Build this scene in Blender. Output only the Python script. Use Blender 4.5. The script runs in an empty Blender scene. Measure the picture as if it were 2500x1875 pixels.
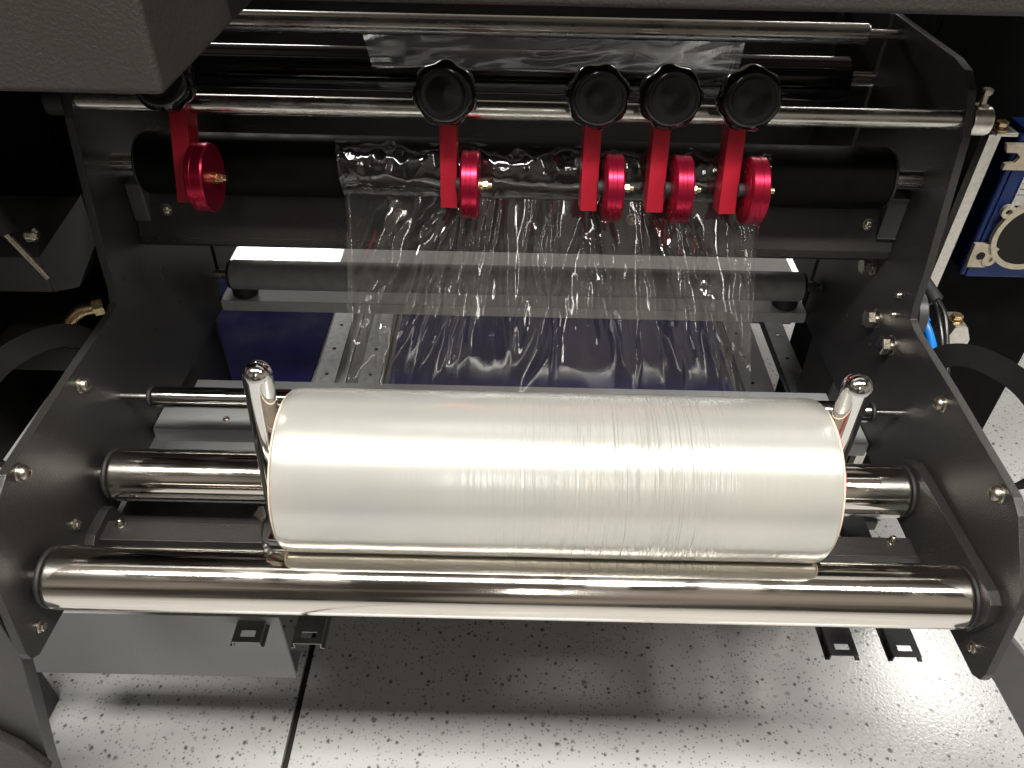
import bpy, bmesh, math, random
from mathutils import Vector, Matrix, noise

random.seed(7)
sc = bpy.context.scene
COL = sc.collection
R = math.radians

# ------------------------------------------------------------------ camera
PITCH, ROLL, CAM_H = R(40.0), R(1.25), 1.30
fwd = Vector((0, math.cos(PITCH), -math.sin(PITCH)))
r0 = Vector((1, 0, 0)); u0 = r0.cross(fwd)
right = r0 * math.cos(ROLL) + u0 * math.sin(ROLL)
up = -r0 * math.sin(ROLL) + u0 * math.cos(ROLL)
cd = bpy.data.cameras.new('camera'); cam = bpy.data.objects.new('camera', cd); COL.objects.link(cam)
m = Matrix((right, up, -fwd)).transposed().to_4x4(); m.translation = (0, 0, CAM_H)
cam.matrix_world = m
cd.sensor_width = 36; cd.lens = 36 * 1950 / 2500; cd.clip_start = 0.02; cd.clip_end = 200
sc.camera = cam

# ------------------------------------------------------------------ world, lamps, exposure
w = bpy.data.worlds.new('World'); sc.world = w; w.use_nodes = True
nt = w.node_tree; bg = nt.nodes['Background']
bg.inputs[1].default_value = 0.22
_tc = nt.nodes.new('ShaderNodeTexCoord'); _nz = nt.nodes.new('ShaderNodeTexNoise'); _rp = nt.nodes.new('ShaderNodeValToRGB')
_nz.inputs['Scale'].default_value = 1.7; _nz.inputs['Detail'].default_value = 3.0
_rp.color_ramp.elements[0].position = 0.42; _rp.color_ramp.elements[0].color = (0.14, 0.12, 0.10, 1)
_rp.color_ramp.elements[1].position = 0.62; _rp.color_ramp.elements[1].color = (1.0, 0.87, 0.72, 1)
nt.links.new(_tc.outputs['Generated'], _nz.inputs['Vector']); nt.links.new(_nz.outputs[0], _rp.inputs[0]); nt.links.new(_rp.outputs[0], bg.inputs[0])

def lamp(name, loc, sx, sy, power, col=(1, 0.965, 0.905), aim=None):
    ld = bpy.data.lights.new(name, 'AREA'); ld.shape = 'RECTANGLE'; ld.size = sx; ld.size_y = sy
    ld.energy = power; ld.color = col
    o = bpy.data.objects.new(name, ld); COL.objects.link(o); o.location = loc
    d = Vector(aim or (loc[0], loc[1], 0)) - Vector(loc)
    o.rotation_euler = d.to_track_quat('-Z', 'Y').to_euler()
    return o
lamp('ceiling_lamp', (-0.42, -0.15, 2.9), 2.1, 0.34, 98)
lamp('ceiling_lamp', (1.50, -0.15, 2.9), 0.8, 0.34, 40)
lamp('ceiling_lamp', (0.12, -2.45, 2.9), 0.11, 1.6, 8)
lamp('ceiling_lamp', (2.42, 2.65, 2.9), 0.5, 0.9, 24)
lamp('ceiling_lamp', (-2.35, 7.0, 2.9), 1.3, 0.6, 110, (1, 0.98, 0.96))
lamp('ceiling_lamp', (2.75, 7.0, 2.9), 1.3, 0.6, 55, (1, 0.98, 0.96))

vs = sc.view_settings
vs.view_transform = 'Standard'; vs.look = 'None'; vs.exposure = 0.42; vs.gamma = 1.0
sc.cycles.use_denoising = True
sc.cycles.max_bounces = 10; sc.cycles.transparent_max_bounces = 16
sc.cycles.caustics_reflective = True; sc.cycles.sample_clamp_indirect = 6.0

# ------------------------------------------------------------------ materials
def new_mat(name):
    mt = bpy.data.materials.new(name); mt.use_nodes = True
    n = mt.node_tree; b = n.nodes['Principled BSDF']
    return mt, n, b
def setp(b, **k):
    for a, v in k.items():
        i = b.inputs[a.replace('_', ' ')]
        i.default_value = (*v, 1) if isinstance(v, tuple) and len(v) == 3 else v
def node(n, t, **k):
    x = n.nodes.new(t)
    for a, v in k.items():
        if a in x.inputs.keys(): x.inputs[a].default_value = v
        else: setattr(x, a, v)
    return x
def coords(n, scale=(1, 1, 1)):
    tc = node(n, 'ShaderNodeTexCoord'); mp = node(n, 'ShaderNodeMapping'); mp.inputs['Scale'].default_value = scale
    n.links.new(tc.outputs['Object'], mp.inputs[0]); return mp.outputs[0]
def ramp(n, src, stops):
    r = node(n, 'ShaderNodeValToRGB'); e = r.color_ramp.elements
    while len(e) < len(stops): e.new(0.5)
    for i, (p, c) in enumerate(stops):
        e[i].position = p; e[i].color = (c, c, c, 1) if not isinstance(c, tuple) else (*c, 1)
    n.links.new(src, r.inputs[0]); return r.outputs[0]
def bump(n, b, h, dist, strength=1.0):
    bp = node(n, 'ShaderNodeBump'); bp.inputs['Strength'].default_value = strength; bp.inputs['Distance'].default_value = dist
    n.links.new(h, bp.inputs['Height']); n.links.new(bp.outputs[0], b.inputs['Normal']); return bp

def powder(name, col, rough=0.33, bumpd=0.0006, scale=640):
    mt, n, b = new_mat(name); c = coords(n)
    setp(b, Base_Color=col, Roughness=rough); b.inputs['Specular IOR Level'].default_value = 0.5
    a = node(n, 'ShaderNodeTexNoise'); a.inputs['Scale'].default_value = scale; a.inputs['Detail'].default_value = 2.5
    n.links.new(c, a.inputs[0]); bump(n, b, a.outputs[0], bumpd)
    s = node(n, 'ShaderNodeTexNoise'); s.inputs['Scale'].default_value = 9; s.inputs['Detail'].default_value = 5
    n.links.new(c, s.inputs[0])
    n.links.new(ramp(n, s.outputs[0], [(0.3, rough - 0.06), (0.75, rough + 0.12)]), b.inputs['Roughness'])
    return mt
def plain(name, col, rough=0.4, metal=0.0, noise_scale=0, var=0.15, **k):
    mt, n, b = new_mat(name); setp(b, Base_Color=col, Roughness=rough, Metallic=metal, **k)
    if noise_scale:
        a = node(n, 'ShaderNodeTexNoise'); a.inputs['Scale'].default_value = noise_scale; a.inputs['Detail'].default_value = 6
        n.links.new(coords(n), a.inputs[0])
        lo = tuple(x * (1 - var) for x in col); hi = tuple(min(1, x * (1 + var)) for x in col)
        n.links.new(ramp(n, a.outputs[0], [(0.3, lo), (0.7, hi)]), b.inputs['Base Color'])
        n.links.new(ramp(n, a.outputs[0], [(0.3, rough * 0.85), (0.7, min(1, rough * 1.25))]), b.inputs['Roughness'])
    return mt
def chrome(name, col=(0.82, 0.775, 0.715), rough=0.085, streak=(3, 90, 90)):
    mt, n, b = new_mat(name); setp(b, Base_Color=col, Metallic=1.0, Roughness=rough)
    s = node(n, 'ShaderNodeTexNoise'); s.inputs['Scale'].default_value = 1; s.inputs['Detail'].default_value = 8; s.inputs['Roughness'].default_value = 0.7
    n.links.new(coords(n, streak), s.inputs[0])
    s2 = node(n, 'ShaderNodeTexNoise'); s2.inputs['Scale'].default_value = 14; s2.inputs['Detail'].default_value = 6
    n.links.new(coords(n), s2.inputs[0])
    mx = node(n, 'ShaderNodeMath', operation='MULTIPLY_ADD'); n.links.new(s2.outputs[0], mx.inputs[0]); mx.inputs[1].default_value = 0.9
    n.links.new(s.outputs[0], mx.inputs[2])
    n.links.new(ramp(n, mx.outputs[0], [(0.6, rough * 0.75), (0.95, rough * 1.0), (1.25, rough * 1.7)]), b.inputs['Roughness'])
    return mt

M = {}
M['black'] = powder('black_powder_coat', (0.021, 0.020, 0.0185))
M['deep'] = plain('matt_black', (0.006, 0.006, 0.006), 0.75, 0, 30, Specular_IOR_Level=0.08)
M['light'] = powder('brightened_grey_coat', (0.42, 0.42, 0.41), 0.45)  # grey coat brightened in place of rear light missing on the shelf
M['hood'] = powder('hood_powder_coat', (0.020, 0.0182, 0.015), 0.55, 0.0010, 330)
M['grey'] = powder('grey_powder_coat', (0.26, 0.265, 0.265), 0.45)
M['edge'] = powder('plate_edge_coat', (0.07, 0.07, 0.072), 0.45)
M['chrome'] = chrome('polished_chrome')
M['steel'] = chrome('rod_steel', (0.62, 0.60, 0.56), 0.22, (2, 300, 300))
M['pin'] = chrome('pin_chrome', (0.8, 0.79, 0.77), 0.05, (60, 60, 60))
M['bolt'] = plain('zinc_bolt', (0.46, 0.42, 0.36), 0.28, 1.0, 300)
M['brass'] = plain('brass', (0.65, 0.50, 0.28), 0.25, 1.0, 200)
M['blackroll'] = plain('black_rubber_roller', (0.004, 0.004, 0.004), 0.5, 0, 40, Specular_IOR_Level=0.06)
M['blackgloss'] = plain('black_gloss_roller', (0.006, 0.006, 0.008), 0.12)
M['thinroll'] = chrome('dark_chrome', (0.55, 0.54, 0.52), 0.08, (3, 200, 200))
M['greyroll'] = plain('grey_rubber_roller', (0.22, 0.22, 0.215), 0.55, 0, 60)
M['rubber'] = plain('black_rubber', (0.012, 0.012, 0.012), 0.6, 0, 80)
M['knob'] = plain('bakelite', (0.005, 0.005, 0.005), 0.09, Specular_IOR_Level=0.4)
M['rail'] = plain('rail_steel', (0.045, 0.047, 0.05), 0.38, 0.3, 60)
M['zincrail'] = plain('zinc_rail', (0.24, 0.25, 0.24), 0.32, 0.5, 90)
M['blue'] = plain('blue_sheet', (0.010, 0.009, 0.085), 0.6, 0, 12, Specular_IOR_Level=0.06)
M['bluemetal'] = plain('blue_anodised', (0.012, 0.035, 0.16), 0.35, 0.3, 30)
M['cream'] = plain('cream_gasket', (0.62, 0.55, 0.42), 0.55, 0, 120)
M['label'] = plain('white_label', (0.62, 0.62, 0.63), 0.5, 0, 150)
M['ink'] = plain('label_ink', (0.05, 0.05, 0.06), 0.6)
M['alu'] = plain('aluminium', (0.75, 0.72, 0.66), 0.32, 1.0, 150)
M['hose'] = plain('blue_hose', (0.005, 0.17, 0.55), 0.3)
M['cable'] = plain('black_cable', (0.012, 0.011, 0.011), 0.25)
M['tan'] = plain('cardboard', (0.55, 0.45, 0.36), 0.7, 0, 60)
M['redmark'] = plain('red_print', (0.55, 0.03, 0.04), 0.5)
M['darkhole'] = plain('dark_cavity', (0.01, 0.009, 0.007), 0.8)

def red_mat():
    mt, n, b = new_mat('red_anodised'); setp(b, Base_Color=(0.40, 0.013, 0.030), Metallic=0.4, Roughness=0.34)
    s = node(n, 'ShaderNodeTexNoise'); s.inputs['Scale'].default_value = 500; n.links.new(coords(n), s.inputs[0])
    bump(n, b, s.outputs[0], 0.00008); return mt
M['red'] = red_mat()
def disc_mat():
    mt, n, b = new_mat('red_anodised_turned'); setp(b, Base_Color=(0.36, 0.012, 0.040), Metallic=0.85, Roughness=0.28)
    s = node(n, 'ShaderNodeTexNoise'); s.inputs['Scale'].default_value = 1; s.inputs['Detail'].default_value = 3
    n.links.new(coords(n, (1500, 20, 20)), s.inputs[0]); bump(n, b, s.outputs[0], 0.00005); return mt
M['disc'] = disc_mat()

def floor_mat():
    mt, n, b = new_mat('terrazzo'); c = coords(n)
    setp(b, Roughness=0.3)
    base = node(n, 'ShaderNodeTexNoise'); base.inputs['Scale'].default_value = 3.5; base.inputs['Detail'].default_value = 6
    n.links.new(c, base.inputs[0])
    col = ramp(n, base.outputs[0], [(0.3, (0.43, 0.43, 0.43)), (0.7, (0.51, 0.51, 0.505))])
    wn = node(n, 'ShaderNodeTexNoise'); wn.inputs['Scale'].default_value = 90; wn.inputs['Detail'].default_value = 2
    n.links.new(c, wn.inputs[0])
    def specks(src, scale, keep, lo, hi, dark, warp):
        nonlocal_col = src
        add = node(n, 'ShaderNodeVectorMath', operation='MULTIPLY_ADD')
        n.links.new(wn.outputs['Color'], add.inputs[0]); add.inputs[1].default_value = (warp,) * 3; n.links.new(c, add.inputs[2])
        v = node(n, 'ShaderNodeTexVoronoi'); v.inputs['Scale'].default_value = scale; n.links.new(add.outputs[0], v.inputs['Vector'])
        d = ramp(n, v.outputs['Distance'], [(lo, 1.0), (hi, 0.0)])
        sep = node(n, 'ShaderNodeSeparateColor'); n.links.new(v.outputs['Color'], sep.inputs[0])
        k = ramp(n, sep.outputs[0], [(keep - 0.03, 0.0), (keep + 0.25, 1.0)])
        mu = node(n, 'ShaderNodeMath', operation='MULTIPLY'); n.links.new(d, mu.inputs[0]); n.links.new(k, mu.inputs[1])
        mx = node(n, 'ShaderNodeMix', data_type='RGBA'); n.links.new(mu.outputs[0], mx.inputs[0]); n.links.new(src, mx.inputs[6]); mx.inputs[7].default_value = (*dark, 1)
        return mx.outputs[2]
    col = specks(col, 76, 0.5, 0.15, 0.30, (0.12, 0.125, 0.125), 0.006)
    col = specks(col, 165, 0.45, 0.18, 0.36, (0.20, 0.205, 0.20), 0.005)
    col = specks(col, 42, 0.82, 0.12, 0.23, (0.07, 0.07, 0.07), 0.009)
    # long faint scratches / hairline cracks
    wv = node(n, 'ShaderNodeTexVoronoi', feature='DISTANCE_TO_EDGE'); wv.inputs['Scale'].default_value = 1.7
    ad = node(n, 'ShaderNodeVectorMath', operation='MULTIPLY_ADD'); n.links.new(base.outputs['Color'], ad.inputs[0]); ad.inputs[1].default_value = (0.25,) * 3; n.links.new(c, ad.inputs[2])
    n.links.new(ad.outputs[0], wv.inputs['Vector'])
    ck = ramp(n, wv.outputs['Distance'], [(0.001, 0.18), (0.004, 0.0)])
    mx = node(n, 'ShaderNodeMix', data_type='RGBA'); n.links.new(ck, mx.inputs[0]); n.links.new(col, mx.inputs[6]); mx.inputs[7].default_value = (0.2, 0.2, 0.19, 1)
    n.links.new(mx.outputs[2], b.inputs['Base Color'])
    rn = node(n, 'ShaderNodeTexNoise'); rn.inputs['Scale'].default_value = 160; rn.inputs['Detail'].default_value = 4; n.links.new(c, rn.inputs[0])
    n.links.new(ramp(n, rn.outputs[0], [(0.3, 0.09), (0.7, 0.22)]), b.inputs['Roughness'])
    bn = node(n, 'ShaderNodeTexNoise'); bn.inputs['Scale'].default_value = 190; bn.inputs['Detail'].default_value = 1.5; n.links.new(c, bn.inputs[0])
    bump(n, b, bn.outputs[0], 0.00017, 1.0)
    return mt
M['floor'] = floor_mat()

def roll_mat():
    mt, n, b = new_mat('wound_stretch_film')
    setp(b, Base_Color=(0.45, 0.45, 0.41), Metallic=0.5, Roughness=0.24, Coat_Weight=1.0, Coat_Roughness=0.25, Coat_IOR=1.45)
    b.inputs['Specular IOR Level'].default_value = 1.0
    # tension lines run round the roll: fine noise along X, slow along the wrap
    tc = node(n, 'ShaderNodeTexCoord'); sx = node(n, 'ShaderNodeSeparateXYZ'); n.links.new(tc.outputs['Object'], sx.inputs[0])
    def strk(fx, fy, det):
        mp = node(n, 'ShaderNodeMapping'); mp.inputs['Scale'].default_value = (fx, fy, fy); n.links.new(tc.outputs['Object'], mp.inputs[0])
        t = node(n, 'ShaderNodeTexNoise'); t.inputs['Scale'].default_value = 1; t.inputs['Detail'].default_value = det; n.links.new(mp.outputs[0], t.inputs[0]); return t.outputs[0]
    fine = strk(240, 4, 4); coarse = strk(45, 5, 3); broad = strk(7, 9, 3)
    # more wrinkles on the right-of-centre stretch
    mk = node(n, 'ShaderNodeMapRange'); n.links.new(sx.outputs[0], mk.inputs[0])
    mk.inputs[1].default_value = -0.10; mk.inputs[2].default_value = 0.07; mk.inputs[3].default_value = 0.03; mk.inputs[4].default_value = 1.0
    mk2 = node(n, 'ShaderNodeMapRange'); n.links.new(sx.outputs[0], mk2.inputs[0])
    mk2.inputs[1].default_value = 0.13; mk2.inputs[2].default_value = 0.19; mk2.inputs[3].default_value = 1.0; mk2.inputs[4].default_value = 0.1
    mm = node(n, 'ShaderNodeMath', operation='MULTIPLY'); n.links.new(mk.outputs[0], mm.inputs[0]); n.links.new(mk2.outputs[0], mm.inputs[1])
    fz = ramp(n, fine, [(0.35, 0.0), (0.5, 0.5), (0.75, 1.0)])
    h = node(n, 'ShaderNodeMath', operation='MULTIPLY'); n.links.new(fz, h.inputs[0]); n.links.new(mm.outputs[0], h.inputs[1])
    h2 = node(n, 'ShaderNodeMath', operation='MULTIPLY_ADD'); n.links.new(coarse, h2.inputs[0]); n.links.new(mm.outputs[0], h2.inputs[1]); n.links.new(h.outputs[0], h2.inputs[2])
    bump(n, b, h2.outputs[0], 0.0013, 1.0)
    n.links.new(b.inputs['Normal'].links[0].from_socket, b.inputs['Coat Normal'])
    n.links.new(ramp(n, broad, [(0.3, (0.50, 0.515, 0.49)), (0.7, (0.58, 0.57, 0.515))]), b.inputs['Base Color'])
    return mt
M['roll'] = roll_mat()

def film_mat(name, haze, gl):
    mt = bpy.data.materials.new(name); mt.use_nodes = True; n = mt.node_tree; n.nodes.clear()
    out = node(n, 'ShaderNodeOutputMaterial'); tr = node(n, 'ShaderNodeBsdfTransparent'); tr.inputs[0].default_value = (0.93, 0.93, 0.925, 1)
    g = node(n, 'ShaderNodeBsdfGlossy'); g.inputs['Roughness'].default_value = 0.07; g.inputs[0].default_value = (1, 1, 1, 1)
    df = node(n, 'ShaderNodeBsdfDiffuse'); df.inputs[0].default_value = (0.6, 0.59, 0.56, 1)
    fr = node(n, 'ShaderNodeFresnel'); fr.inputs[0].default_value = 1.5
    mul = node(n, 'ShaderNodeMath', operation='MULTIPLY'); n.links.new(fr.outputs[0], mul.inputs[0]); mul.inputs[1].default_value = gl
    mul.use_clamp = True
    tx = node(n, 'ShaderNodeTexNoise'); tx.inputs['Scale'].default_value = 1; tx.inputs['Detail'].default_value = 6
    n.links.new(coords(n, (260, 25, 25)), tx.inputs[0])
    bp = node(n, 'ShaderNodeBump'); bp.inputs['Distance'].default_value = 0.00025; bp.inputs['Strength'].default_value = 0.5; n.links.new(tx.outputs[0], bp.inputs['Height'])
    n.links.new(bp.outputs[0], g.inputs['Normal']); n.links.new(bp.outputs[0], fr.inputs['Normal'])
    m1 = node(n, 'ShaderNodeMixShader'); m1.inputs[0].default_value = haze
    n.links.new(tr.outputs[0], m1.inputs[1]); n.links.new(df.outputs[0], m1.inputs[2])
    m2 = node(n, 'ShaderNodeMixShader'); n.links.new(mul.outputs[0], m2.inputs[0]); n.links.new(m1.outputs[0], m2.inputs[1]); n.links.new(g.outputs[0], m2.inputs[2])
    n.links.new(m2.outputs[0], out.inputs[0]); return mt
M['film'] = film_mat('clear_film', 0.012, 2.8)
M['film_dimmed'] = film_mat('clear_film_dimmed', 0.003, 0.35)  # same film, haze and gloss cut so the upper sheet looks shaded

# ------------------------------------------------------------------ mesh helpers
def link(name, bm, mat, parent=None, smooth=35):
    bmesh.ops.recalc_face_normals(bm, faces=bm.faces[:])
    me = bpy.data.meshes.new(name); bm.to_mesh(me); bm.free()
    if smooth:
        for p in me.polygons: p.use_smooth = True
        me.set_sharp_from_angle(angle=R(smooth))
    for x in (mat if isinstance(mat, (list, tuple)) else [mat]): me.materials.append(M[x] if isinstance(x, str) else x)
    o = bpy.data.objects.new(name, me); COL.objects.link(o)
    if smooth and len(me.polygons) < 20000:
        wn = o.modifiers.new('weighted_normal', 'WEIGHTED_NORMAL'); wn.keep_sharp = True; wn.weight = 100; wn.mode = 'FACE_AREA'
    if parent: o.parent = parent
    return o
def tag(o, label=None, cat=None, group=None, kind=None):
    if label: o['label'] = label
    if cat: o['category'] = cat
    if group: o['group'] = group
    if kind: o['kind'] = kind
    return o
def thing(name, label, cat, loc=(0, 0, 0), group=None):
    o = bpy.data.objects.new(name, None); COL.objects.link(o); o.location = loc; o.empty_display_size = 0.02
    return tag(o, label, cat, group)
def NB(): return bmesh.new()
def box(x0, x1, y0, y1, z0, z1, bev=0.0015, bm=None, seg=2):
    t = bmesh.new()
    bmesh.ops.create_cube(t, size=1)
    for v in t.verts:
        v.co = ((x0 + x1) / 2 + v.co.x * (x1 - x0), (y0 + y1) / 2 + v.co.y * (y1 - y0), (z0 + z1) / 2 + v.co.z * (z1 - z0))
    if bev: bmesh.ops.bevel(t, geom=t.edges[:], offset=min(bev, abs(x1 - x0) / 3, abs(y1 - y0) / 3, abs(z1 - z0) / 3), segments=seg, profile=0.5, affect='EDGES')
    return merge(bm, t)
def merge(bm, t):
    if bm is None: return t
    me = bpy.data.meshes.new('tmp'); t.to_mesh(me); t.free(); bm.from_mesh(me); bpy.data.meshes.remove(me); return bm
AX = {'x': (Vector((1, 0, 0)), Vector((0, 1, 0)), Vector((0, 0, 1))),
      'y': (Vector((0, 1, 0)), Vector((0, 0, 1)), Vector((1, 0, 0))),
      'z': (Vector((0, 0, 1)), Vector((1, 0, 0)), Vector((0, 1, 0)))}
def lathe(prof, axis='x', org=(0, 0, 0), seg=48, bm=None, cap=True, rfun=None):
    """prof: list of (t along axis, radius)."""
    t = bm or bmesh.new(); a, b, c = AX[axis] if isinstance(axis, str) else axis; o = Vector(org); rings = []
    for k, (d, r) in enumerate(prof):
        ring = []
        for i in range(seg):
            th = 2 * math.pi * i / seg; rr = r * (rfun(th, k) if rfun else 1)
            ring.append(t.verts.new(o + a * d + (b * math.cos(th) + c * math.sin(th)) * rr))
        rings.append(ring)
    for p, q in zip(rings, rings[1:]):
        for i in range(seg):
            j = (i + 1) % seg; t.faces.new((p[i], p[j], q[j], q[i]))
    if cap:
        t.faces.new(rings[0][::-1]); t.faces.new(rings[-1])
    return t
def cyl(x0, x1, y, z, r, bev=0.002, seg=64, bm=None):
    return lathe([(x0, r - bev), (x0 + bev * 0.3, r - bev * 0.3), (x0 + bev, r), (x1 - bev, r), (x1 - bev * 0.3, r - bev * 0.3), (x1, r - bev)], 'x', (0, y, z), seg, bm)
def prism(poly, x0, x1, axis='x', bev=0.0, bm=None):
    """poly in (Y,Z) for axis x, (X,Z) for axis y, (X,Y) for axis z."""
    t = bmesh.new()
    def P(a, b, d): return {'x': (d, a, b), 'y': (a, d, b), 'z': (a, b, d)}[axis]
    lo = [t.verts.new(P(a, b, x0)) for a, b in poly]; hi = [t.verts.new(P(a, b, x1)) for a, b in poly]
    t.faces.new(lo[::-1]); t.faces.new(hi); n = len(poly)
    for i in range(n): t.faces.new((lo[i], lo[(i + 1) % n], hi[(i + 1) % n], hi[i]))
    bmesh.ops.recalc_face_normals(t, faces=t.faces[:])
    if bev: bmesh.ops.bevel(t, geom=t.edges[:], offset=bev, segments=2, profile=0.5, affect='EDGES')
    return merge(bm, t)
def tube(pts, r, seg=12, bm=None):
    t = bm or bmesh.new(); pts = [Vector(p) for p in pts]; rings = []
    for i, p in enumerate(pts):
        d = (pts[min(i + 1, len(pts) - 1)] - pts[max(i - 1, 0)]).normalized()
        a = d.orthogonal().normalized() if i == 0 else (rings_a - d * rings_a.dot(d)).normalized()
        rings_a = a; b = d.cross(a)
        rings.append([t.verts.new(p + (a * math.cos(2 * math.pi * k / seg) + b * math.sin(2 * math.pi * k / seg)) * r) for k in range(seg)])
    for p, q in zip(rings, rings[1:]):
        for k in range(seg): t.faces.new((p[k], p[(k + 1) % seg], q[(k + 1) % seg], q[k]))
    t.faces.new(rings[0][::-1]); t.faces.new(rings[-1]); return t
def spline(pts, n=8):
    P = [Vector(p) for p in pts]; P = [P[0] * 2 - P[1]] + P + [P[-1] * 2 - P[-2]]; out = []
    for i in range(1, len(P) - 2):
        for k in range(n):
            t = k / n; a, b, c, d = P[i - 1], P[i], P[i + 1], P[i + 2]
            out.append(0.5 * (2 * b + (c - a) * t + (2 * a - 5 * b + 4 * c - d) * t * t + (3 * b - a - 3 * c + d) * t ** 3))
    out.append(P[-2]); return out
def arc(cy, cz, r, a0, a1, n=10):
    return [(cy + r * math.cos(R(a0 + (a1 - a0) * i / n)), cz + r * math.sin(R(a0 + (a1 - a0) * i / n))) for i in range(n + 1)]

# fasteners --------------------------------------------------------
def hex_bolt(parent, loc, axis, r=0.009, h=0.008, washer=0.011, shank=0.0, mat='bolt', name='bolt'):
    a = Vector(axis); b = a.orthogonal().normalized(); c = a.cross(b); ax = (a, b, c)
    bm = lathe([(-0.001, washer), (0.0016, washer), (0.002, washer - 0.0006)], ax, loc, 24)
    if shank: lathe([(0.001, r * 0.55), (0.002 + shank, r * 0.55)], ax, loc, 14, bm)
    lathe([(0.002 + shank, r * 0.97), (0.0025 + shank, r), (h + shank - 0.0012, r), (h + shank, r * 0.86)], ax, loc, 6, bm)
    return link(name, bm, mat, parent, 25)
def pan_screw(parent, loc, axis, r=0.006, h=0.004, mat='bolt', name='screw', socket=True):
    a = Vector(axis); b = a.orthogonal().normalized(); c = a.cross(b)
    bm = lathe([(-0.001, r * 1.2), (0.0010, r * 1.2), (0.0016, r * 1.14), (0.0017, r), (h * 0.45, r), (h * 0.66, r * 0.93), (h * 0.84, r * 0.77), (h * 0.95, r * 0.55), (h, r * 0.36), (h, r * 0.30), (h * 0.6, r * 0.28)] if socket else
               [(-0.001, r), (h * 0.5, r), (h * 0.82, r * 0.8), (h, r * 0.4)], (a, b, c), loc, 24)
    return link(name, bm, mat, parent, 40)

# ================================================================== THE SETTING
floor = tag(link('floor', box(-6, 6, -3, 12, -0.06, -0.012, 0), 'darkhole', None, 0), kind='structure')
SEAM = -0.352
link('floor_slab', box(-6, SEAM - 0.0055, -3, 12, -0.012, 0, 0.0015), 'floor', floor, 0)
link('floor_slab', box(SEAM + 0.0055, 6, -3, 12, -0.012, 0, 0.0015), 'floor', floor, 0)

# ================================================================== MACHINE FRAME
PX = 0.497; TH = 0.010
frame = thing('machine_frame', 'black powder coated steel machine frame with two side plates and overhead hood', 'machine', (0, 0.9, 0))
frame_off = Vector((0, 0.9, 0))
def fpart(name, bm, mat, parent=None, smooth=35):
    o = link(name, bm, mat, None, smooth)
    p = parent or frame
    o.parent = p
    o.matrix_parent_inverse = (Matrix.Translation(frame_off) if p is frame else p.matrix_world).inverted() if p is frame else Matrix()
    return o
outline = [(1.135, 0.515), (1.135, 1.004), (0.945, 1.008), (0.915, 1.004), (0.892, 0.990), (0.879, 0.968), (0.868, 0.945), (0.836, 0.785),
           (0.832, 0.745), (0.826, 0.727), (0.81, 0.722), (0.70, 0.7215), (0.54, 0.716), (0.522, 0.708), (0.468, 0.655), (0.462, 0.640), (0.447, 0.545), (0.449, 0.532), (0.460, 0.523), (0.56, 0.518)]
plates = []
for s in (-1, 1):
    pl = fpart('side_plate', prism(outline, s * PX, s * (PX + TH), 'x', 0.0011), 'black')
    plates.append(pl)
    rp = fpart('rear_plate', prism([(1.147, 0.56), (1.147, 1.0), (1.31, 1.0), (1.31, 0.62), (1.28, 0.56)], s * PX, s * (PX + TH), 'x', 0.001), 'black')
    ax = (-s, 0, 0)
    # round-headed bolts along the top rim of each plate
    for (y, z) in ((0.698, 0.699), (0.556, 0.702)):
        pan_screw(pl, (s * PX, y, z), ax, 0.0085, 0.010, name='bolt')
    for (y, z) in ((0.590, 0.581), (0.478, 0.548)):
        hex_bolt(pl, (s * PX, y, z), ax, 0.0052, 0.006, 0.0068)
    for (y, z) in ((1.03, 0.71), (0.985, 0.62), (0.895, 0.635), (0.86, 0.74)):
        pan_screw(pl, (s * PX, y, z), ax, 0.0030, 0.0015, 'darkhole', 'plug', False)
pr = plates[1]
for (y, z) in ((0.962, 0.721), (0.902, 0.674), (0.843, 0.673)):
    hex_bolt(pr, (PX, y, z), (-1, 0, 0), 0.0125, 0.012, 0.0135, 0.004)
for (y, z) in ((0.868, 0.735), (0.863, 0.708)):
    pan_screw(pr, (PX, y, z), (-1, 0, 0), 0.004, 0.006, name='bolt')
hex_bolt(pr, (PX, 1.10, 0.598), (-1, 0, 0), 0.0085, 0.012, 0.0095, 0.006, 'rail')

# inner roller cradles: flat plates that carry the two chrome rollers
for s in (-1, 1):
    a, b = s * (PX - 0.0115), s * (PX + 0.0008)
    cr = fpart('roller_cradle', prism([(0.72, 0.53), (0.70, 0.606), (0.680, 0.618), (0.492, 0.628), (0.478, 0.622), (0.473, 0.600), (0.485, 0.566), (0.508, 0.545), (0.545, 0.540), (0.59, 0.545), (0.63, 0.538)] if s > 0 else
               [(0.655, 0.523), (0.648, 0.547), (0.636, 0.553), (0.598, 0.553), (0.588, 0.545), (0.588, 0.523)], a, b, 'x', 0.001), 'black')
# cross members ------------------------------------------------------
cb = fpart('cross_bar', prism([(0.928, 0.752), (0.934, 0.746), (0.962, 0.816), (0.950, 0.822), (0.926, 0.764)], -0.4965, 0.4965, 'x', 0.0012), 'black')
nrm = Vector((0, -0.92, 0.39)).normalized()
for x in (-0.456, -0.152, 0.152, 0.460):
    pan_screw(cb, (x, 0.9385, 0.797), tuple(nrm), 0.0066, 0.005, name='screw')
for s in (-1, 1):
    fpart('end_block', box(s * 0.4975, s * 0.476, 0.930, 0.958, 0.783, 0.836, 0.003), 'edge')
sh = fpart('shelf_bar', box(-0.4965, 0.4965, 1.118, 1.225, 0.511, 0.532, 0.002), 'light')
for x in (-0.459, 0.463):
    fpart('rubber_foot', lathe([(0.5315, 0.019), (0.534, 0.021), (0.553, 0.0215), (0.556, 0.019)], 'z', (x, 1.142, 0), 32), 'rubber')
be = fpart('cross_bar', box(-0.4965, 0.4965, 0.800, 0.846, 0.510, 0.534, 0.002), 'grey')
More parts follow.
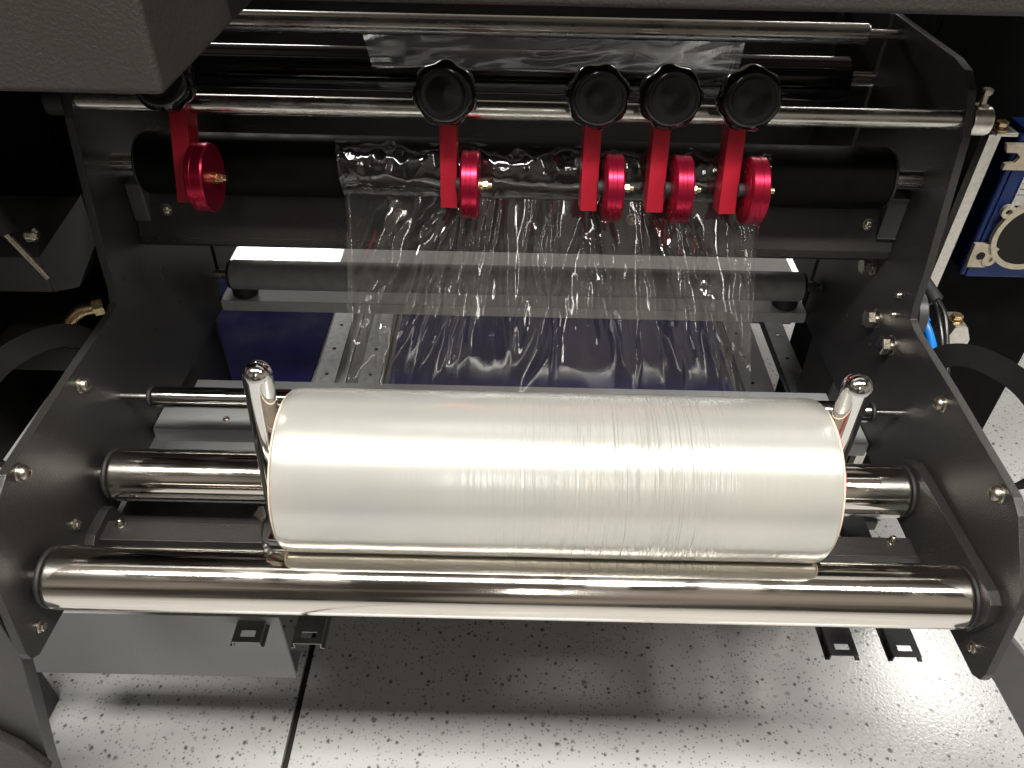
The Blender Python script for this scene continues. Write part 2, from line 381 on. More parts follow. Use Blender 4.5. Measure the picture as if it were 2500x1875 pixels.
for x in (-0.40, 0.0, 0.40): pan_screw(be, (x, 0.822, 0.534), (0, 0, 1), 0.004, 0.003, name='screw')
fpart('cross_bar', box(-0.4965, 0.4965, 0.945, 0.964, 0.470, 0.487, 0.002), 'grey')
tl = fpart('cross_bar', box(-0.4955, 0.4955, 0.600, 0.630, 0.512, 0.542, 0.002), 'black')
for x in (-0.468, 0.462): pan_screw(tl, (x, 0.622, 0.5415), (0, 0, 1), 0.0045, 0.011, name='bolt')
fpart('gap_light_block', box(-0.4955, 0.300, 0.535, 0.5995, 0.513, 0.517, 0.0008), 'black')  # added strip that stops lamp light falling through the roller gap
fpart('drip_tray', box(-0.4955, 0.375, 0.632, 0.745, 0.505, 0.510, 0.001), 'black')
fpart('tray_end', box(0.376, 0.384, 0.632, 0.745, 0.500, 0.520, 0.001), 'black')
# hood over the infeed -------------------------------------------------
hb = fpart('hood_box', box(-0.95, -0.268, 0.600, 1.02, 1.073, 1.60, 0.006, seg=3), 'hood')
fpart('hood_beam', box(-0.2665, 0.80, 0.772, 1.02, 1.0964, 1.60, 0.008, seg=3), 'hood')
fpart('back_panel', box(-0.95, 0.56, 1.335, 1.350, 0.70, 0.985, 0.002), 'black')
# base ------------------------------------------------------------------
fpart('apron_panel', box(-0.715, -0.298, 0.598, 0.604, 0.242, 0.392, 0.002), 'grey')
fpart('apron_flange', box(-0.715, -0.298, 0.6045, 0.640, 0.242, 0.246, 0.001), 'grey')
fpart('base_deck', box(-0.80, -0.30, 0.6405, 1.50, 0.352, 0.372, 0.002), 'grey')
fpart('base_deck', box(-0.299, 0.475, 1.06, 1.50, 0.352, 0.372, 0.002), 'black')
fpart('rail_support', box(-0.299, 0.56, 0.80, 0.84, 0.352, 0.372, 0.002), 'black')
fpart('rear_light_block', box(-0.80, 0.475, 1.501, 1.508, 0.0, 0.372, 0.001), 'deep')  # unseen wall added to keep rear lamp light off the front floor
fpart('floor_shade_panel', box(-0.415, 0.66, 1.55, 1.95, 0.20, 0.30, 0.006), 'light')  # added grey panel standing in for the shaded floor behind
for (x, y) in ((-0.79, 0.66), (-0.79, 1.46), (-0.32, 1.46), (0.44, 1.46)):
    fpart('base_leg', box(x - 0.03, x + 0.03, y - 0.03, y + 0.03, 0.0, 0.3525, 0.003), 'black')
for s in (-1, 1):
    fpart('base_ledge', box(s * 0.530, s * 0.680, 0.665, 0.985, 0.500, 0.520, 0.002), 'grey')
    fpart('plate_post', box(s * 0.508, s * 0.56, 0.98, 1.10, 0.36 if s < 0 else 0.0, 0.74, 0.004), 'black')
fpart('front_leg', prism([(-0.509, 0.60), (-0.509, 0.54), (-0.573, 0.262), (-0.60, 0.10), (-0.61, 0.0), (-1.0, 0.0), (-1.0, 0.60)], 0.452, 0.472, 'y', 0.002), 'black')
fpart('leg_cover', prism([(-0.572, 0.27), (-0.560, 0.292), (-0.574, 0.345), (-0.60, 0.385), (-0.64, 0.402), (-1.0, 0.41), (-1.0, 0.0), (-0.60, 0.0)], 0.440, 0.4515, 'y', 0.003), 'hood')
fpart('brace_bar', prism([(0.508, 0.520), (0.540, 0.545), (0.60, 0.478), (0.80, 0.22), (0.80, 0.0), (0.74, 0.0), (0.74, 0.20), (0.575, 0.437)], 0.500, 0.525, 'y', 0.002), 'black')
fpart('side_cabinet', box(0.575, 0.93, 1.16, 1.34, 0.0, 1.085, 0.004), 'deep')
fpart('side_cabinet', box(-1.25, -0.62, 1.02, 1.34, 0.373, 1.085, 0.004), 'deep')
fpart('cabinet_box', box(-0.78, -0.590, 0.85, 1.015, 0.722, 0.774, 0.003), 'edge')
fpart('cabinet_box', prism([(-0.59, 0.774), (-0.51, 0.86), (-0.51, 0.80), (-0.555, 0.73), (-0.59, 0.722)], 0.852, 1.015, 'y', 0.001), 'edge')
fpart('shelf_ledge', box(-0.70, -0.515, 0.84, 1.015, 0.60, 0.640, 0.004), 'black')
fpart('cabinet_wall', box(-0.86, -0.80, 0.60, 1.019, 0.373, 0.90, 0.004), 'black')

# arched brackets outside each plate
for s in (-1, 1):
    br = thing('handle_bracket', 'looped black steel handle bracket bolted outside the plate %s' % ('below the hood box' if s < 0 else 'beside the blue actuator'), 'bracket', (s * 0.508, 0.67, 0.655), 'handle brackets outside the side plates')
    path = [(0.5085, 0.770, 0.690), (0.520, 0.766, 0.714), (0.545, 0.752, 0.728), (0.575, 0.728, 0.731), (0.598, 0.695, 0.729), (0.607, 0.655, 0.722), (0.600, 0.620, 0.713), (0.578, 0.592, 0.703), (0.545, 0.578, 0.694), (0.5085, 0.575, 0.686)]
    path = [(0.5085 + (a - 0.5085) * 0.78, b, c) for a, b, c in path]
    sp = spline(path, 5); bmx = NB(); rings = []
    for i, p in enumerate(sp):
        d = (sp[min(i + 1, len(sp) - 1)] - sp[max(i - 1, 0)]).normalized()
        side = d.cross(Vector((0, 0, 1))).normalized(); upv = side.cross(d).normalized()
        tl_ = (upv * 0.80 - side * 0.60).normalized(); nl = d.cross(tl_).normalized()
        ring = []
        for (a, b) in ((-1, -1), (1, -1), (1, 1), (-1, 1)):
            q = p + tl_ * (0.0135 * a) + nl * (0.003 * b)
            ring.append(bmx.verts.new((s * q.x - br.location.x, q.y - br.location.y, q.z - br.location.z)))
        rings.append(ring)
    for p, q in zip(rings, rings[1:]):
        for k in range(4): bmx.faces.new((p[k], p[(k + 1) % 4], q[(k + 1) % 4], q[k]))
    bmx.faces.new(rings[0][::-1]); bmx.faces.new(rings[-1])
    link('strap', bmx, 'deep', br)
    for (ya, yb, za, zb) in ((0.752, 0.788, 0.655, 0.708), (0.556, 0.594, 0.650, 0.700)):
        o2 = link('foot_plate', box(s * 0.5068, s * 0.514, ya, yb, za, zb, 0.0015), 'black', br); o2.location = -Vector(br.location)

# ================================================================== ROLLERS AND RODS
def roller(name, label, x0, x1, y, z, r, mat, shaft, smat='steel', ext=0.0, bev=0.003, group=None, cap=None, plate_x=PX + 0.004):
    t = thing(name, label, 'roller', (0, y, z), group)
    link('barrel', cyl(x0, x1, 0, 0, r, bev), mat, t)
    if shaft:
        for (a, b) in ((-plate_x, x0 + 0.002), (x1 - 0.002, plate_x)):
            link('shaft', cyl(a, b, 0, 0, shaft, 0.0005, 28), smat, t)
    if cap:
        for (a, b) in ((x0 - cap, x0 - 0.0002), (x1 + 0.0002, x1 + cap)):
            link('end_cap', cyl(a, b, 0, 0, r * 0.97, min(0.006, cap * 0.45), 64), 'rubber', t)
    return t
roller('chrome_roller', 'polished chrome support roller in front of and under the film roll', -0.482, 0.482, 0.514, 0.586, 0.034, 'chrome', 0.012, bev=0.005, group='chrome support rollers', cap=0.007)
roller('chrome_roller', 'polished chrome support roller behind the film roll', -0.482, 0.480, 0.674, 0.576, 0.0325, 'chrome', 0.012, bev=0.005, group='chrome support rollers', cap=0.007)
roller('idler_roller', 'slim dark chrome idler roller with thin shaft ends behind the film roll', -0.456, 0.456, 0.764, 0.625, 0.0135, 'thinroll', 0.0045, bev=0.003, cap=0.006)
roller('nip_roller', 'thick matt black roller under the red discs', -0.456, 0.452, 0.925, 0.868, 0.0375, 'blackroll', 0.0105, 'steel', cap=0.004)
roller('grey_roller', 'grey rubber roller on the shelf seen through the clear film', -0.470, 0.478, 1.130, 0.577, 0.0245, 'greyroll', 0.008, 'bolt', cap=0.004)
roller('deflector_roller', 'glossy black roller above the black knobs', -0.488, 0.462, 1.150, 0.912, 0.030, 'blackgloss', 0.010)
roller('top_roller', 'slim chrome roller just below the hood beam', -0.488, 0.455, 1.100, 0.987, 0.013, 'steel', 0.006)
g = thing('guide_rod', 'bare steel guide rod carrying the red clamps and black knobs', 'rod', (0, 0.889, 0.957))
link('rod', cyl(-0.520, 0.522, 0, 0, 0.0105, 0.001, 40), 'steel', g)
cl = link('rod_end', cyl(0.5075, 0.530, 0, 0, 0.016, 0.002, 40), 'alu', g)
hex_bolt(g, (0.517, 0.0, 0.016), (0, 0, 1), 0.006, 0.008, 0.008, 0.012)
link('rod_end', cyl(-0.530, -0.5075, 0, 0, 0.016, 0.002, 40), 'rubber', g)

# ================================================================== RED GUIDE CLAMPS
def knob_bm():
    n = 84
    prof = [(0.000, 0.010), (0.000, 0.0215), (0.003, 0.0262), (0.010, 0.0298), (0.017, 0.0300), (0.022, 0.0287), (0.0255, 0.0268), (0.0278, 0.0246), (0.0288, 0.0225), (0.0291, 0.0205), (0.0288, 0.0190), (0.0286, 0.0150), (0.0294, 0.0100), (0.0298, 0.001)]
    amp = [0, 0.03, 0.045, 0.05, 0.05, 0.035, 0.01, 0, 0, 0, 0, 0, 0, 0]
    def rf(th, k):
        c = math.cos(7 * th)
        return 1 - amp[k] * (0.5 - 0.5 * c) ** 1.6 * 1.6
    return lathe(prof, (Vector((0, -1, 0)), Vector((0, 0, 1)), Vector((1, 0, 0))), (0, 0, 0), n, rfun=rf)
def make_clamp():
    t = thing('guide_clamp', '', 'clamp')
    link('arm', box(-0.0098, 0.0098, -0.018, 0.014, -0.108, 0.036, 0.0012), 'red', t)
    st = link('stem', lathe([(0, 0.010), (0.012, 0.009), (0.0155, 0.009)], (Vector((0, -1, 0)), Vector((0, 0, 1)), Vector((1, 0, 0))), (0, -0.0165, 0.022), 24), 'rubber', t)
    kn = link('knob', knob_bm(), 'knob', t, 60); kn.location = (0, -0.030, 0.022); kn.scale = (1.16,) * 3; kn.rotation_euler = (0, R(17), 0)
    R0 = 0.0385
    prof = [(-0.0095, 0.012), (-0.0095, 0.030), (-0.0089, 0.0305), (-0.0089, R0 - 0.0030), (-0.0085, R0 - 0.0012), (-0.0072, R0), (-0.0035, R0), (-0.0031, R0 - 0.0004), (0.0004, R0 - 0.0004), (0.0008, R0), (0.0062, R0), (0.0076, R0 - 0.0012), (0.0080, R0 - 0.003), (0.0080, 0.020), (0.0080, 0.012)]
    dk = link('disc', lathe(prof, 'x', (0, 0, 0), 72), 'disc', t, 30); dk.scale = (1.22, 1, 1); dk.location = (0.0262, -0.020, -0.080)
    for k in range(12):
        an = 2 * math.pi * k / 12
        link('pin_hole', lathe([(-0.0098, 0.0012), (-0.0094, 0.0012)], 'x', (0, 0.021 * math.cos(an), 0.021 * math.sin(an)), 10), 'darkhole', dk)
    link('axle', cyl(0.0085, 0.020, -0.0195, -0.080, 0.0080, 0.001, 24), 'rubber', t)
    bm = cyl(0.034, 0.040, -0.020, -0.080, 0.0065, 0.0008, 24); lathe([(0.040, 0.0050), (0.045, 0.0050), (0.046, 0.004)], 'x', (0, -0.020, -0.080), 6, bm); lathe([(0.046, 0.0034), (0.050, 0.0032)], 'x', (0, -0.020, -0.080), 16, bm)
    link('axle_nut', bm, 'brass', t, 30)
    return t
def copy_tree(o, parent=None):
    c = o.copy(); COL.objects.link(c); c.parent = parent
    for ch in list(o.children): copy_tree(ch, c)
    return c
proto = make_clamp()
specs = [(-0.078, 14, 5, 'red clamp standing apart between the dim clamp and the group of three'),
         (0.0845, 14, 20, 'first red clamp of the group of three, on the side of the lone clamps'),
         (0.1615, 15, 38, 'middle red clamp in the group of three above the clear film'),
         (0.2455, 15.5, 52, 'last red clamp of the group of three, on the blue actuator side'),
         (-0.3785, 23, 10, 'dim red clamp over bare black roller beside the hood box')]
objs = [proto] + [copy_tree(proto) for _ in specs[1:]]
for o, (x, tilt, kr, lab) in zip(objs, specs):
    o.location = (x, 0.889, 0.957); o.rotation_euler = (R(-tilt), 0, 0)
    tag(o, lab, 'clamp', 'red guide clamps along the steel rod')
    for ch in o.children:
        if ch.name.startswith('knob'): ch.rotation_euler = (0, R(kr), 0)

# ================================================================== FILM ROLL
RY, RZ, RR = 0.600, 0.670, 0.0885
X0, X1 = -0.2350, 0.3265
fr = thing('film_roll', 'wide roll of clear plastic film resting on the chrome rollers', 'film roll', ((X0 + X1) / 2, RY, RZ))
L2 = (X1 - X0) / 2
def roll_bm():
    prof = [(-L2, 0.046), (-L2, RR - 0.006), (-L2 + 0.0006, RR - 0.0032), (-L2 + 0.002, RR - 0.0010), (-L2 + 0.008, RR - 0.0001)]
    n = 70
    for i in range(1, n): prof.append((-L2 + 0.008 + (2 * L2 - 0.016) * i / n, RR + 0.0004 * noise.noise((i * 0.17, 3.1, 0))))
    prof += [(L2 - 0.008, RR - 0.0001), (L2 - 0.002, RR - 0.0010), (L2 - 0.0006, RR - 0.0032), (L2, RR - 0.006), (L2, 0.046)]
    return lathe(prof, 'x', (0, 0, 0), 128, cap=False)
link('wound_film', roll_bm(), 'roll', fr, 40)
link('core_tube', lathe([(-L2 - 0.004, 0.040), (-L2 - 0.004, 0.0459), (L2 + 0.004, 0.0459), (L2 + 0.004, 0.040), (-L2 - 0.004, 0.040)], 'x', (0, 0, 0), 64, cap=False), 'tan', fr)
for s in (-1, 1):
    a, b = (s * (L2 + 0.0004), s * (L2 + 0.0022))
    ed = link('end_board', lathe([(a, 0.047), (a, RR - 0.0048), (b, RR - 0.0048), (b, 0.047), (a, 0.047)], 'x', (0, 0, 0), 96, cap=False), 'tan', fr)
    if s > 0:
        for (a0, a1) in ((98, 110), (128, 140)):
            pts = arc(0, 0, RR - 0.0048, a0, a1, 6) + arc(0, 0, RR - 0.03, a1, a0, 6)
            link('red_print', prism(pts, b + 0.0002, b + 0.0008, 'x'), 'redmark', ed)

# chrome stop pins beside the roll
for (x, lab, lean) in ((-0.2680, 'upright chrome stop pin at the roll end nearest the slotted zinc rails', 3.2), (0.3480, 'upright chrome stop pin at the roll end with red print', -1.0)):
    t = thing('stop_pin', lab, 'stop pin', (x, 0.600, 0.5405), 'chrome stop pins at the film roll ends')
    rr = 0.0150; h = 0.266
    prof = [(0.0, rr), (h - rr * 1.02, rr), (h - rr, rr * 0.985)] + [(h - rr + rr * math.sin(R(k)), rr * math.cos(R(k))) for k in (14, 28, 42, 56, 68, 79, 88)]
    link('pin', lathe(prof, 'z', (0, 0.012, 0), 48), 'pin', t, 50)
    link('base', box(-0.0165, 0.0165, -0.002, 0.034, -0.002, 0.010, 0.002), 'pin', t)
    t.rotation_euler = (0, R(lean), 0)
# loose tail of film at the left pin
tail = thing('film_tail', 'loose crumpled scrap of film at the foot of a chrome stop pin', 'film scrap', (-0.256, 0.548, 0.612))
bm = NB(); rows = []
for i in range(10):
    row = []
    for j in range(6):
        u, v = i / 9, j / 5
        row.append(bm.verts.new((-0.006 + 0.012 * v + 0.004 * math.sin(u * 5 + v * 3), -0.008 + 0.012 * math.sin(v * 4 + u * 2) - 0.004, 0.055 - 0.062 * u + 0.004 * math.sin(v * 7))))
    rows.append(row)
for a, b in zip(rows, rows[1:]):
    for j in range(5): bm.faces.new((a[j], a[j + 1], b[j + 1], b[j]))
link('strip', bm, 'film', tail, 0)

# ================================================================== CLEAR FILM WEB
web = thing('film_web', 'clear wrinkled plastic film stretched from the roll up to the red discs', 'plastic film', (0.045, 0.764, 0.62))
NC = (0.925, 0.868); NR = 0.0395
path = [(0.712, 0.598), (0.738, 0.618), (0.7495, 0.634)]
t0, t1 = Vector((0.7495, 0.634)), Vector((NC[0] - NR * math.cos(R(28)), NC[1] - NR * math.sin(R(28))))
path += [tuple(t0.lerp(t1, k / 26)) for k in range(1, 27)]
path += [(NC[0] - NR * math.cos(R(a)), NC[1] - NR * math.sin(R(a))) for a in range(22, -70, -6)]
seglen = [0]
for a, b in zip(path, path[1:]): seglen.append(seglen[-1] + math.hypot(b[0] - a[0], b[1] - a[1]))
TOT = seglen[-1]
def at(s):
    s = max(0, min(TOT, s))
    for i in range(len(path) - 1):
        if s <= seglen[i + 1]:
            k = (s - seglen[i]) / (seglen[i + 1] - seglen[i]); a, b = path[i], path[i + 1]
            d = Vector((b[0] - a[0], b[1] - a[1])).normalized()
            return a[0] + (b[0] - a[0]) * k, a[1] + (b[1] - a[1]) * k, d
    return (*path[-1], Vector((0, 1)))
XL, XR = -0.214, 0.300
# folds: (x0,s0) -> (x1,s1), width, amplitude ; s counts along the web from the bottom
SF = seglen[3 + 25]
folds = [(-0.125, .256, -0.080, .312, .0045, .0050), (-0.146, .115, -0.112, .262, .0070, .0050), (-0.089, .17, -0.060, .308, .0030, .0030), (-0.122, .12, -0.088, .262, .0050, .0035),
         (-0.192, .10, -0.160, .21, .0110, -.0060), (-0.178, .16, -0.140, .27, .0060, .0040), (-0.168, .08, -0.158, .20, .0040, .0030), (-0.055, .12, -0.050, .30, .0025, .0020),
         (0.000, .10, -0.012, .31, .0060, .0030), (0.048, .06, 0.046, .32, .0018, .0022), (0.056, .06, 0.052, .31, .0022, -.0016), (0.112, .165, 0.082, .275, .0035, .0030), (0.121, .165, 0.100, .28, .0022, .0024), (0.128, .16, 0.112, .26, .0020, -.0018),
         (0.205, .155, 0.172, .275, .0048, .0050), (0.226, .13, 0.19, .30, .0026, .0022), (0.256, .15, 0.228, .262, .0055, .0045), (0.262, .07, 0.232, .20, .0030, .0022), (0.282, .06, 0.262, .30, .0050, -.0030)]
folds += [(-0.205, .07, -0.075, .312, .0120, .0075), (-0.165, .06, -0.066, .306, .0060, .0045), (-0.120, .055, -0.050, .300, .0085, .0050), (0.006, .06, 0.085, .305, .0080, -.0045),
          (0.150, .06, 0.100, .300, .0075, .0050), (0.215, .055, 0.170, .300, .0090, .0065), (0.262, .055, 0.205, .300, .0060, .0050), (0.292, .08, 0.255, .306, .0100, .0060), (-0.195, .19, -0.15, .29, .0100, .0060), (0.235, .20, 0.215, .285, .0080, -.0055)]
rf = random.Random(21)
for xc in (-0.052, 0.105, 0.185, 0.268, 0.02, -0.03, 0.15):
    for k in range(6):
        xt = xc + rf.uniform(-0.022, 0.022); st = rf.uniform(.285, .325); sb = rf.uniform(.06, .24)
        k_ = (st - sb) / .26
        xb = xt + (xt - 0.06) * 0.38 * k_ + rf.uniform(-0.03, 0.03) * k_
        wd = rf.uniform(.0011, .0034)
        folds.append((xb, sb, xt, st, wd, wd * rf.uniform(.35, .9) * rf.choice((1, 1, -1))))
SC = 0.187
def height(x, s):
    h = 0.0
    for (xa, sa, xb, sb, wd, am) in folds:
        dx, ds = xb - xa, sb - sa; l2 = dx * dx + ds * ds
        t = ((x - xa) * dx + (s - sa) * ds) / l2
        d = ((x - xa) * ds - (s - sa) * dx) / math.sqrt(l2)
        e = max(0, min(1, min(t + 0.15, 1.15 - t) / 0.35))
        wob = 0.006 * noise.noise((t * 5 + xa * 40, wd * 900, 2))
        h += am * e * math.exp(-((d + wob) / wd) ** 2)
    p = Vector((x * 16, s * 4.5, 0.3))
    h += 0.0030 * noise.noise(p * 0.5) + 0.0009 * abs(noise.noise(p * 1.5 + Vector((4, 1, 0)))) + 0.00012 * noise.noise(Vector((x * 110, s * 12, 7)))
    q = Vector((x + 0.25 * (x - 0.06) * (s - 0.3) * 6, s, 0))
    h += 0.0030 * noise.voronoi(Vector((q.x * 17, q.y * 7, 0.4)))[0][0] + 0.0010 * noise.voronoi(Vector((q.x * 52, q.y * 17, 2.4)))[0][0] - 0.0025
    c = max(0, 1 - ((x - 0.03) / 0.075) ** 2 - ((s - SC) / 0.06) ** 2)
    h += c * 0.0016 * abs(noise.noise(Vector((x * 70, s * 18, 1)))) + c * 0.0005 * noise.noise(Vector((x * 190, s * 45, 5)))
    return h
def web_bm(nu=440, nv=170):
    bm = NB(); rows = []
    for j in range(nv + 1):
        s = TOT * j / nv; y, z, d = at(s); nr = Vector((-d.y, d.x)); row = []
        if nr.x > 0 and s < SF: nr = -nr
        fade = min(1, max(0, (s - 0.025) / 0.05)); up_ = min(1, max(0, (s - SF) / 0.04))
        for i in range(nu + 1):
            u = i / nu; edge = 0.006 * noise.noise((s * 12, u * 2, 9)) * (1 if u < 0.5 else 0.6)
            nar = 0.010 * math.sin(min(1, s / TOT) * math.pi)
            x = XL + nar + (XR - XL - 1.6 * nar) * u + edge * (abs(u - 0.5) * 2) ** 4
            h = height(x, s) * fade
            ed = min(x - (XL + nar), XL + nar + (XR - XL - 1.6 * nar) - x)
            h += 0.0035 * math.exp(-(ed / 0.0028) ** 2) * fade
            if up_ > 0:
                h = abs(h) * (0.35 + 0.65 * (1 - up_)) + up_ * 0.007 * noise.voronoi(Vector((x * 24, s * 30, 3)))[0][0] + up_ * 0.002 * noise.voronoi(Vector((x * 70, s * 60, 8)))[0][0]
            else: h = h
            row.append(bm.verts.new((x - 0.045, y + nr.x * h - 0.764, z + nr.y * h - 0.62)))
        rows.append(row)
    for a, b in zip(rows, rows[1:]):
        for i in range(nu): bm.faces.new((a[i], a[i + 1], b[i + 1], b[i]))
    return bm
wb = link('stretched_sheet', web_bm(), 'film', web, 0)
for p in wb.data.polygons: p.use_smooth = True
def upper_bm():
    bm = NB(); rows = []; nu, nv = 120, 30
    pa = [(1.092, 0.976), (1.117, 0.925), (1.1195, 0.905), (1.123, 0.893)]
    for j in range(nv + 1):
        k = j / nv * 3; i0 = min(2, int(k)); f = k - i0; y = pa[i0][0] + (pa[i0 + 1][0] - pa[i0][0]) * f; z = pa[i0][1] + (pa[i0 + 1][1] - pa[i0][1]) * f
        row = []
        for i in range(nu + 1):
            x = -0.205 + 0.50 * i / nu + 0.012 * (j / nv)
            h = 0.005 * max(0, 1 - abs(k - 0.7)) * noise.noise((x * 8 + k, k * 1.2, 5)) + 0.0012 * max(0, 1 - abs(k - .7)) * noise.noise((x * 22, k * 2, 2))
            row.append(bm.verts.new((x - 0.045, y - abs(h) - 0.001 - 0.764, z + h * 0.3 - 0.62)))
        rows.append(row)
    for a, b in zip(rows, rows[1:]):
        for i in range(nu): bm.faces.new((a[i], a[i + 1], b[i + 1], b[i]))
    return bm
link('upper_sheet', upper_bm(), 'film_dimmed', web, 0)
for ch in web.children:
    for p in ch.data.polygons: p.use_smooth = True

# ================================================================== RAILS AND BLUE SHEETS
def rail_bm(wd, y0, y1, z):
    """top-hat rail with slots, open end towards the front; flange lips bent down."""
    bm = NB(); h = wd / 2; t = 0.0018
    # web with slots: two side strips plus bridges
    sl = 0.0095
    cuts = [(y0 + 0.008, y0 + 0.017)]
    y = y0 + 0.09
    while y < y1 - 0.03: cuts.append((y, y + 0.006)); y += 0.075
    box(-h, -sl, y0, y1, z - t, z, 0, bm); box(sl, h, y0, y1, z - t, z, 0, bm)
    y = y0
    for k, (a, b) in enumerate(cuts):
        box(-sl, sl, y, a, z - t, z, 0, bm)
        if k:
            box(-sl, -0.003, a, b, z - t, z, 0, bm); box(0.003, sl, a, b, z - t, z, 0, bm)
        y = b
    box(-sl, sl, y, y1, z - t, z, 0, bm)
    for s in (-1, 1):
        box(s * h - t / 2 * s - t / 2, s * h - t / 2 * s + t / 2, y0, y1, z - 0.0115, z - t - 0.0001, 0, bm)
        a, b = sorted((s * h, s * (h + 0.004))); box(a, b, y0, y1, z - 0.0115, z - 0.0115 + t, 0, bm)
    return bm
rails = [(-0.334, 'zincrail', 'slotted zinc rail next to the blue sheet'), (-0.2555, 'zincrail', 'slotted zinc rail beside the floor joint'),
         (0.4335, 'rail', 'slotted black rail, inner one of the pair below the red-printed roll end'), (0.5145, 'rail', 'slotted black rail under the edge of the bolt-studded side plate')]
for x, mt, lab in rails:
    t = thing('slotted_rail', lab, 'rail', (x, 0.566, 0.3715), 'slotted rails below the rollers')
    y1 = 1.48
    link('rail_body', rail_bm(0.036, 0, y1 - 0.566, 0.0125), mt, t, 0)
tag(link('blue_sheet', box(-0.70, -0.362, 1.00, 1.45, 0.3718, 0.3745, 0.0005), 'blue'), 'dark blue sheet on the base deck beside the slotted zinc rail', 'sheet', 'blue sheets on the deck')
tag(link('blue_sheet', box(-0.222, 0.40, 1.075, 1.45, 0.3718, 0.3745, 0.0005), 'blue'), 'dark blue sheet on the base deck seen through the clear film', 'sheet', 'blue sheets on the deck')

# ================================================================== RIGHT SIDE FITTINGS
t = thing('pneumatic_cylinder', 'blue actuator with cream flanges, round bore and white label by black cabinet', 'actuator', (0.78, 1.10, 0.60))
def loc(o): o.location = -Vector(t.location); return o
loc(link('housing', box(0.722, 0.90, 1.102, 1.161, 0.62, 0.86, 0.004), 'bluemetal', t))
loc(link('mounting_lug', prism([(0.693, 0.845), (0.760, 0.845), (0.757, 0.806), (0.702, 0.806), (0.703, 0.815), (0.716, 0.817), (0.720, 0.825), (0.714, 0.832), (0.698, 0.832)], 1.094, 1.1015, 'y', 0.0006), 'cream', t))
fl = loc(link('mounting_lug', prism([(0.711, 0.684), (0.738, 0.684), (0.752, 0.676), (0.746, 0.666), (0.741, 0.643), (0.713, 0.643), (0.7115, 0.66)], 1.094, 1.1015, 'y', 0.0006), 'cream', t))
ring = NB()
lathe([(1.092, 0.050), (1.092, 0.058), (1.1005, 0.058), (1.1005, 0.050), (1.092, 0.050)], 'y', (0.790, 0, 0.700), 64, ring, cap=False)
for an in (142, 222, 20, 300): lathe([(1.0925, 0.005), (1.0925, 0.0105), (1.1005, 0.0105), (1.1005, 0.005), (1.0925, 0.005)], 'y', (0.790 + 0.064 * math.cos(R(an)), 0, 0.700 + 0.064 * math.sin(R(an))), 24, ring, cap=False)
loc(link('flange_ring', ring, 'cream', t))
loc(link('bore', lathe([(1.0945, 0.0498), (1.1012, 0.0498)], 'y', (0.790, 0, 0.700), 48), 'darkhole', t))
loc(link('screw_hole', lathe([(1.0930, 0.0065), (1.0938, 0.0065)], 'y', (0.727, 0, 0.664), 20), 'darkhole', t))
lb = loc(link('label_plate', box(0.742, 0.86, 1.0995, 1.1017, 0.748, 0.792, 0), 'label', t, 0))
for k in range(3): link('printed_line', box(0.744, 0.858, 1.0990, 1.0994, 0.783 - k * 0.009, 0.7836 - k * 0.009, 0), 'ink', lb, 0)
for (a, b) in ((0.772, 0.780), (0.784, 0.789), (0.793, 0.803)): link('printed_mark', box(a, b, 1.0990, 1.0994, 0.750, 0.7555, 0), 'ink', lb, 0)
for (z0, z1) in ((0.70, 0.80),): loc(link('tie_rod', lathe([(0.625, 0.006), (0.855, 0.006)], 'z', (0.717, 1.108, 0), 20), 'bluemetal', t))

t = thing('upright_bar', 'bright steel upright angle bar with a nut on top beside the blue actuator', 'bar', (0.62, 1.014, 0.0))
link('bar', prism([(-0.007, -0.003), (0.009, -0.003), (0.009, 0.003), (-0.001, 0.003), (-0.001, 0.014), (-0.007, 0.014)], 0.0, 0.892, 'z', 0.0006), 'alu', t)
link('top_tab', box(-0.002, 0.026, -0.010, 0.014, 0.8922, 0.897, 0.0008), 'alu', t)
hex_bolt(t, (0.006, 0.002, 0.8975), (0, 0, 1), 0.008, 0.008, 0.011, 0.003, 'brass')
link('foot', box(-0.03, 0.03, -0.03, 0.03, 0.0, 0.006, 0.001), 'alu', t)

t = thing('sensor_block', 'small aluminium block with brass bolt beside the blue hose', 'fitting', (0.58, 0.86, 0.60))
link('block', prism([(-0.018, 0.045), (-0.004, 0.098), (0.012, 0.098), (0.022, 0.078), (0.020, 0.046)], -0.008, 0.028, 'y', 0.001), 'alu', t)
hex_bolt(t, (0.002, 0.008, 0.098), (0, 0, 1), 0.008, 0.006, 0.0095, 0.003, 'brass')
link('bracket', box(-0.0735, 0.0, 0.0, 0.028, 0.030, 0.0445, 0.001), 'rail', t)
t = thing('pivot_disc', 'dull steel disc on the outer face of the bolt-studded side plate', 'disc', (0.508, 0.855, 0.715))
link('disc', lathe([(-0.0005, 0.034), (0.010, 0.034), (0.012, 0.032)], 'x', (0, 0, 0), 48), 'rail', t)
link('hub', lathe([(0.0119, 0.010), (0.020, 0.010)], 'x', (0, 0, 0), 24), 'bolt', t)
cbl = thing('black_cable', 'black sensor cable with thick plug hanging beside the blue hose', 'cable', (0.56, 0.90, 0.70))
P = lambda pts: [Vector(p) - Vector((0.56, 0.90, 0.70)) for p in pts]
link('cord', tube(spline(P([(0.560, 0.893, 0.716), (0.566, 0.872, 0.706), (0.566, 0.850, 0.690), (0.563, 0.825, 0.672), (0.562, 0.800, 0.645), (0.560, 0.79, 0.60), (0.556, 0.80, 0.53)]), 8), 0.0034), 'cable', cbl)
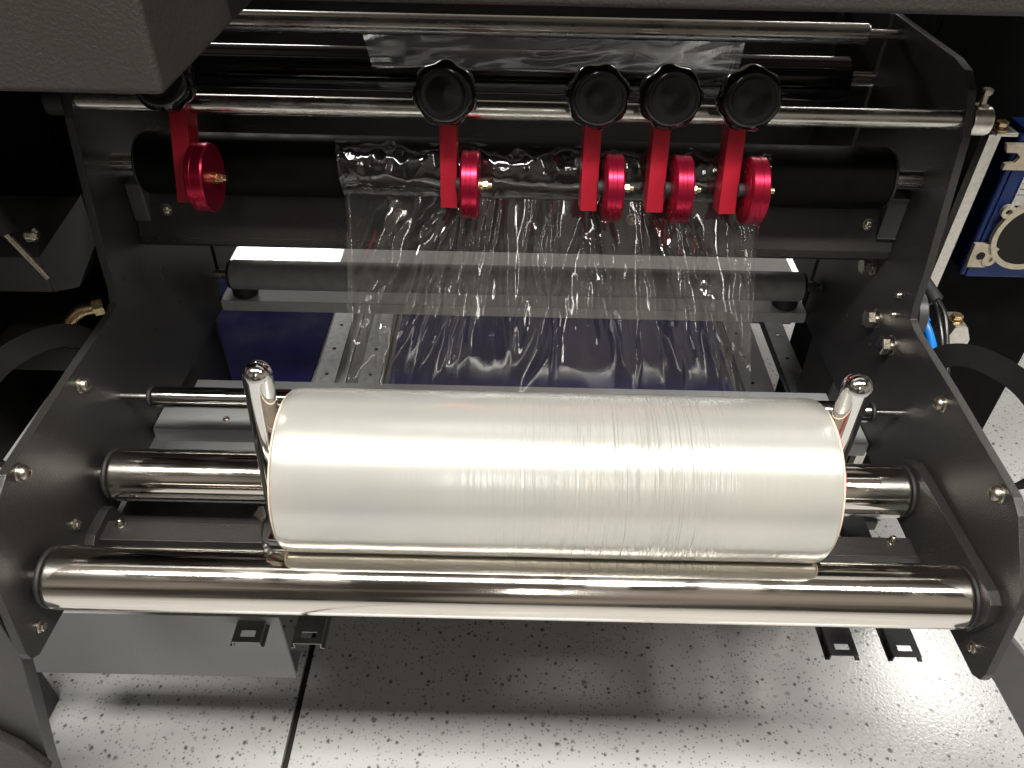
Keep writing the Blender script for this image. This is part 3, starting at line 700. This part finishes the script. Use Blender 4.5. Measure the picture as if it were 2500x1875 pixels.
link('cord', tube(spline(P([(0.556, 0.893, 0.716), (0.555, 0.87, 0.71), (0.556, 0.845, 0.694), (0.557, 0.822, 0.672), (0.560, 0.797, 0.64), (0.568, 0.79, 0.60), (0.566, 0.80, 0.53)]), 8), 0.0026), 'cable', cbl)
link('plug', tube(P([(0.540, 0.940, 0.735), (0.548, 0.918, 0.727), (0.560, 0.890, 0.713)]), 0.0095, 20), 'rubber', cbl)
hs = thing('blue_hose', 'bright blue air hose behind the black cable', 'hose', (0.545, 0.85, 0.69))
Q = lambda pts: [Vector(p) - Vector((0.545, 0.85, 0.69)) for p in pts]
link('tube', tube(spline(Q([(0.532, 0.868, 0.706), (0.540, 0.850, 0.694), (0.547, 0.83, 0.672), (0.549, 0.81, 0.640), (0.548, 0.80, 0.58), (0.547, 0.80, 0.53)]), 8), 0.0058, 20), 'hose', hs)
link('fitting', tube(Q([(0.508, 0.880, 0.724), (0.522, 0.874, 0.715), (0.534, 0.866, 0.705)]), 0.0088, 20), 'rubber', hs)
link('collar', tube(Q([(0.533, 0.867, 0.7055), (0.538, 0.858, 0.699)]), 0.0078, 20), 'hose', hs)

# ================================================================== LEFT SIDE FITTINGS
t = thing('gas_strut', 'slim black strut with bright rod in the dark recess under the hood box', 'strut', (-0.60, 0.80, 0.78))
link('barrel', tube([(-0.02, 0.03, 0.16), (0.02, 0.0, 0.055)], 0.012, 24), 'rubber', t)
link('rod', tube([(0.018, 0.0, 0.058), (0.046, 0.0, -0.003)], 0.004, 16), 'bolt', t)
link('ball_joint', lathe([(-0.008, 0.004), (-0.004, 0.008), (0.004, 0.008), (0.008, 0.004)], 'x', (0.048, 0.0, 0.055), 20), 'bolt', t)
t = thing('brass_fitting', 'brass elbow fitting in the dark gap beside the plate', 'fitting', (-0.56, 0.86, 0.64))
link('elbow', tube(spline([(-0.03, -0.01, 0.0), (-0.028, -0.008, 0.03), (-0.01, 0.0, 0.047), (0.008, 0.006, 0.05)], 6), 0.009, 20), 'brass', t)
link('nut', tube([(0.006, 0.006, 0.05), (0.018, 0.010, 0.051)], 0.012, 6), 'brass', t)
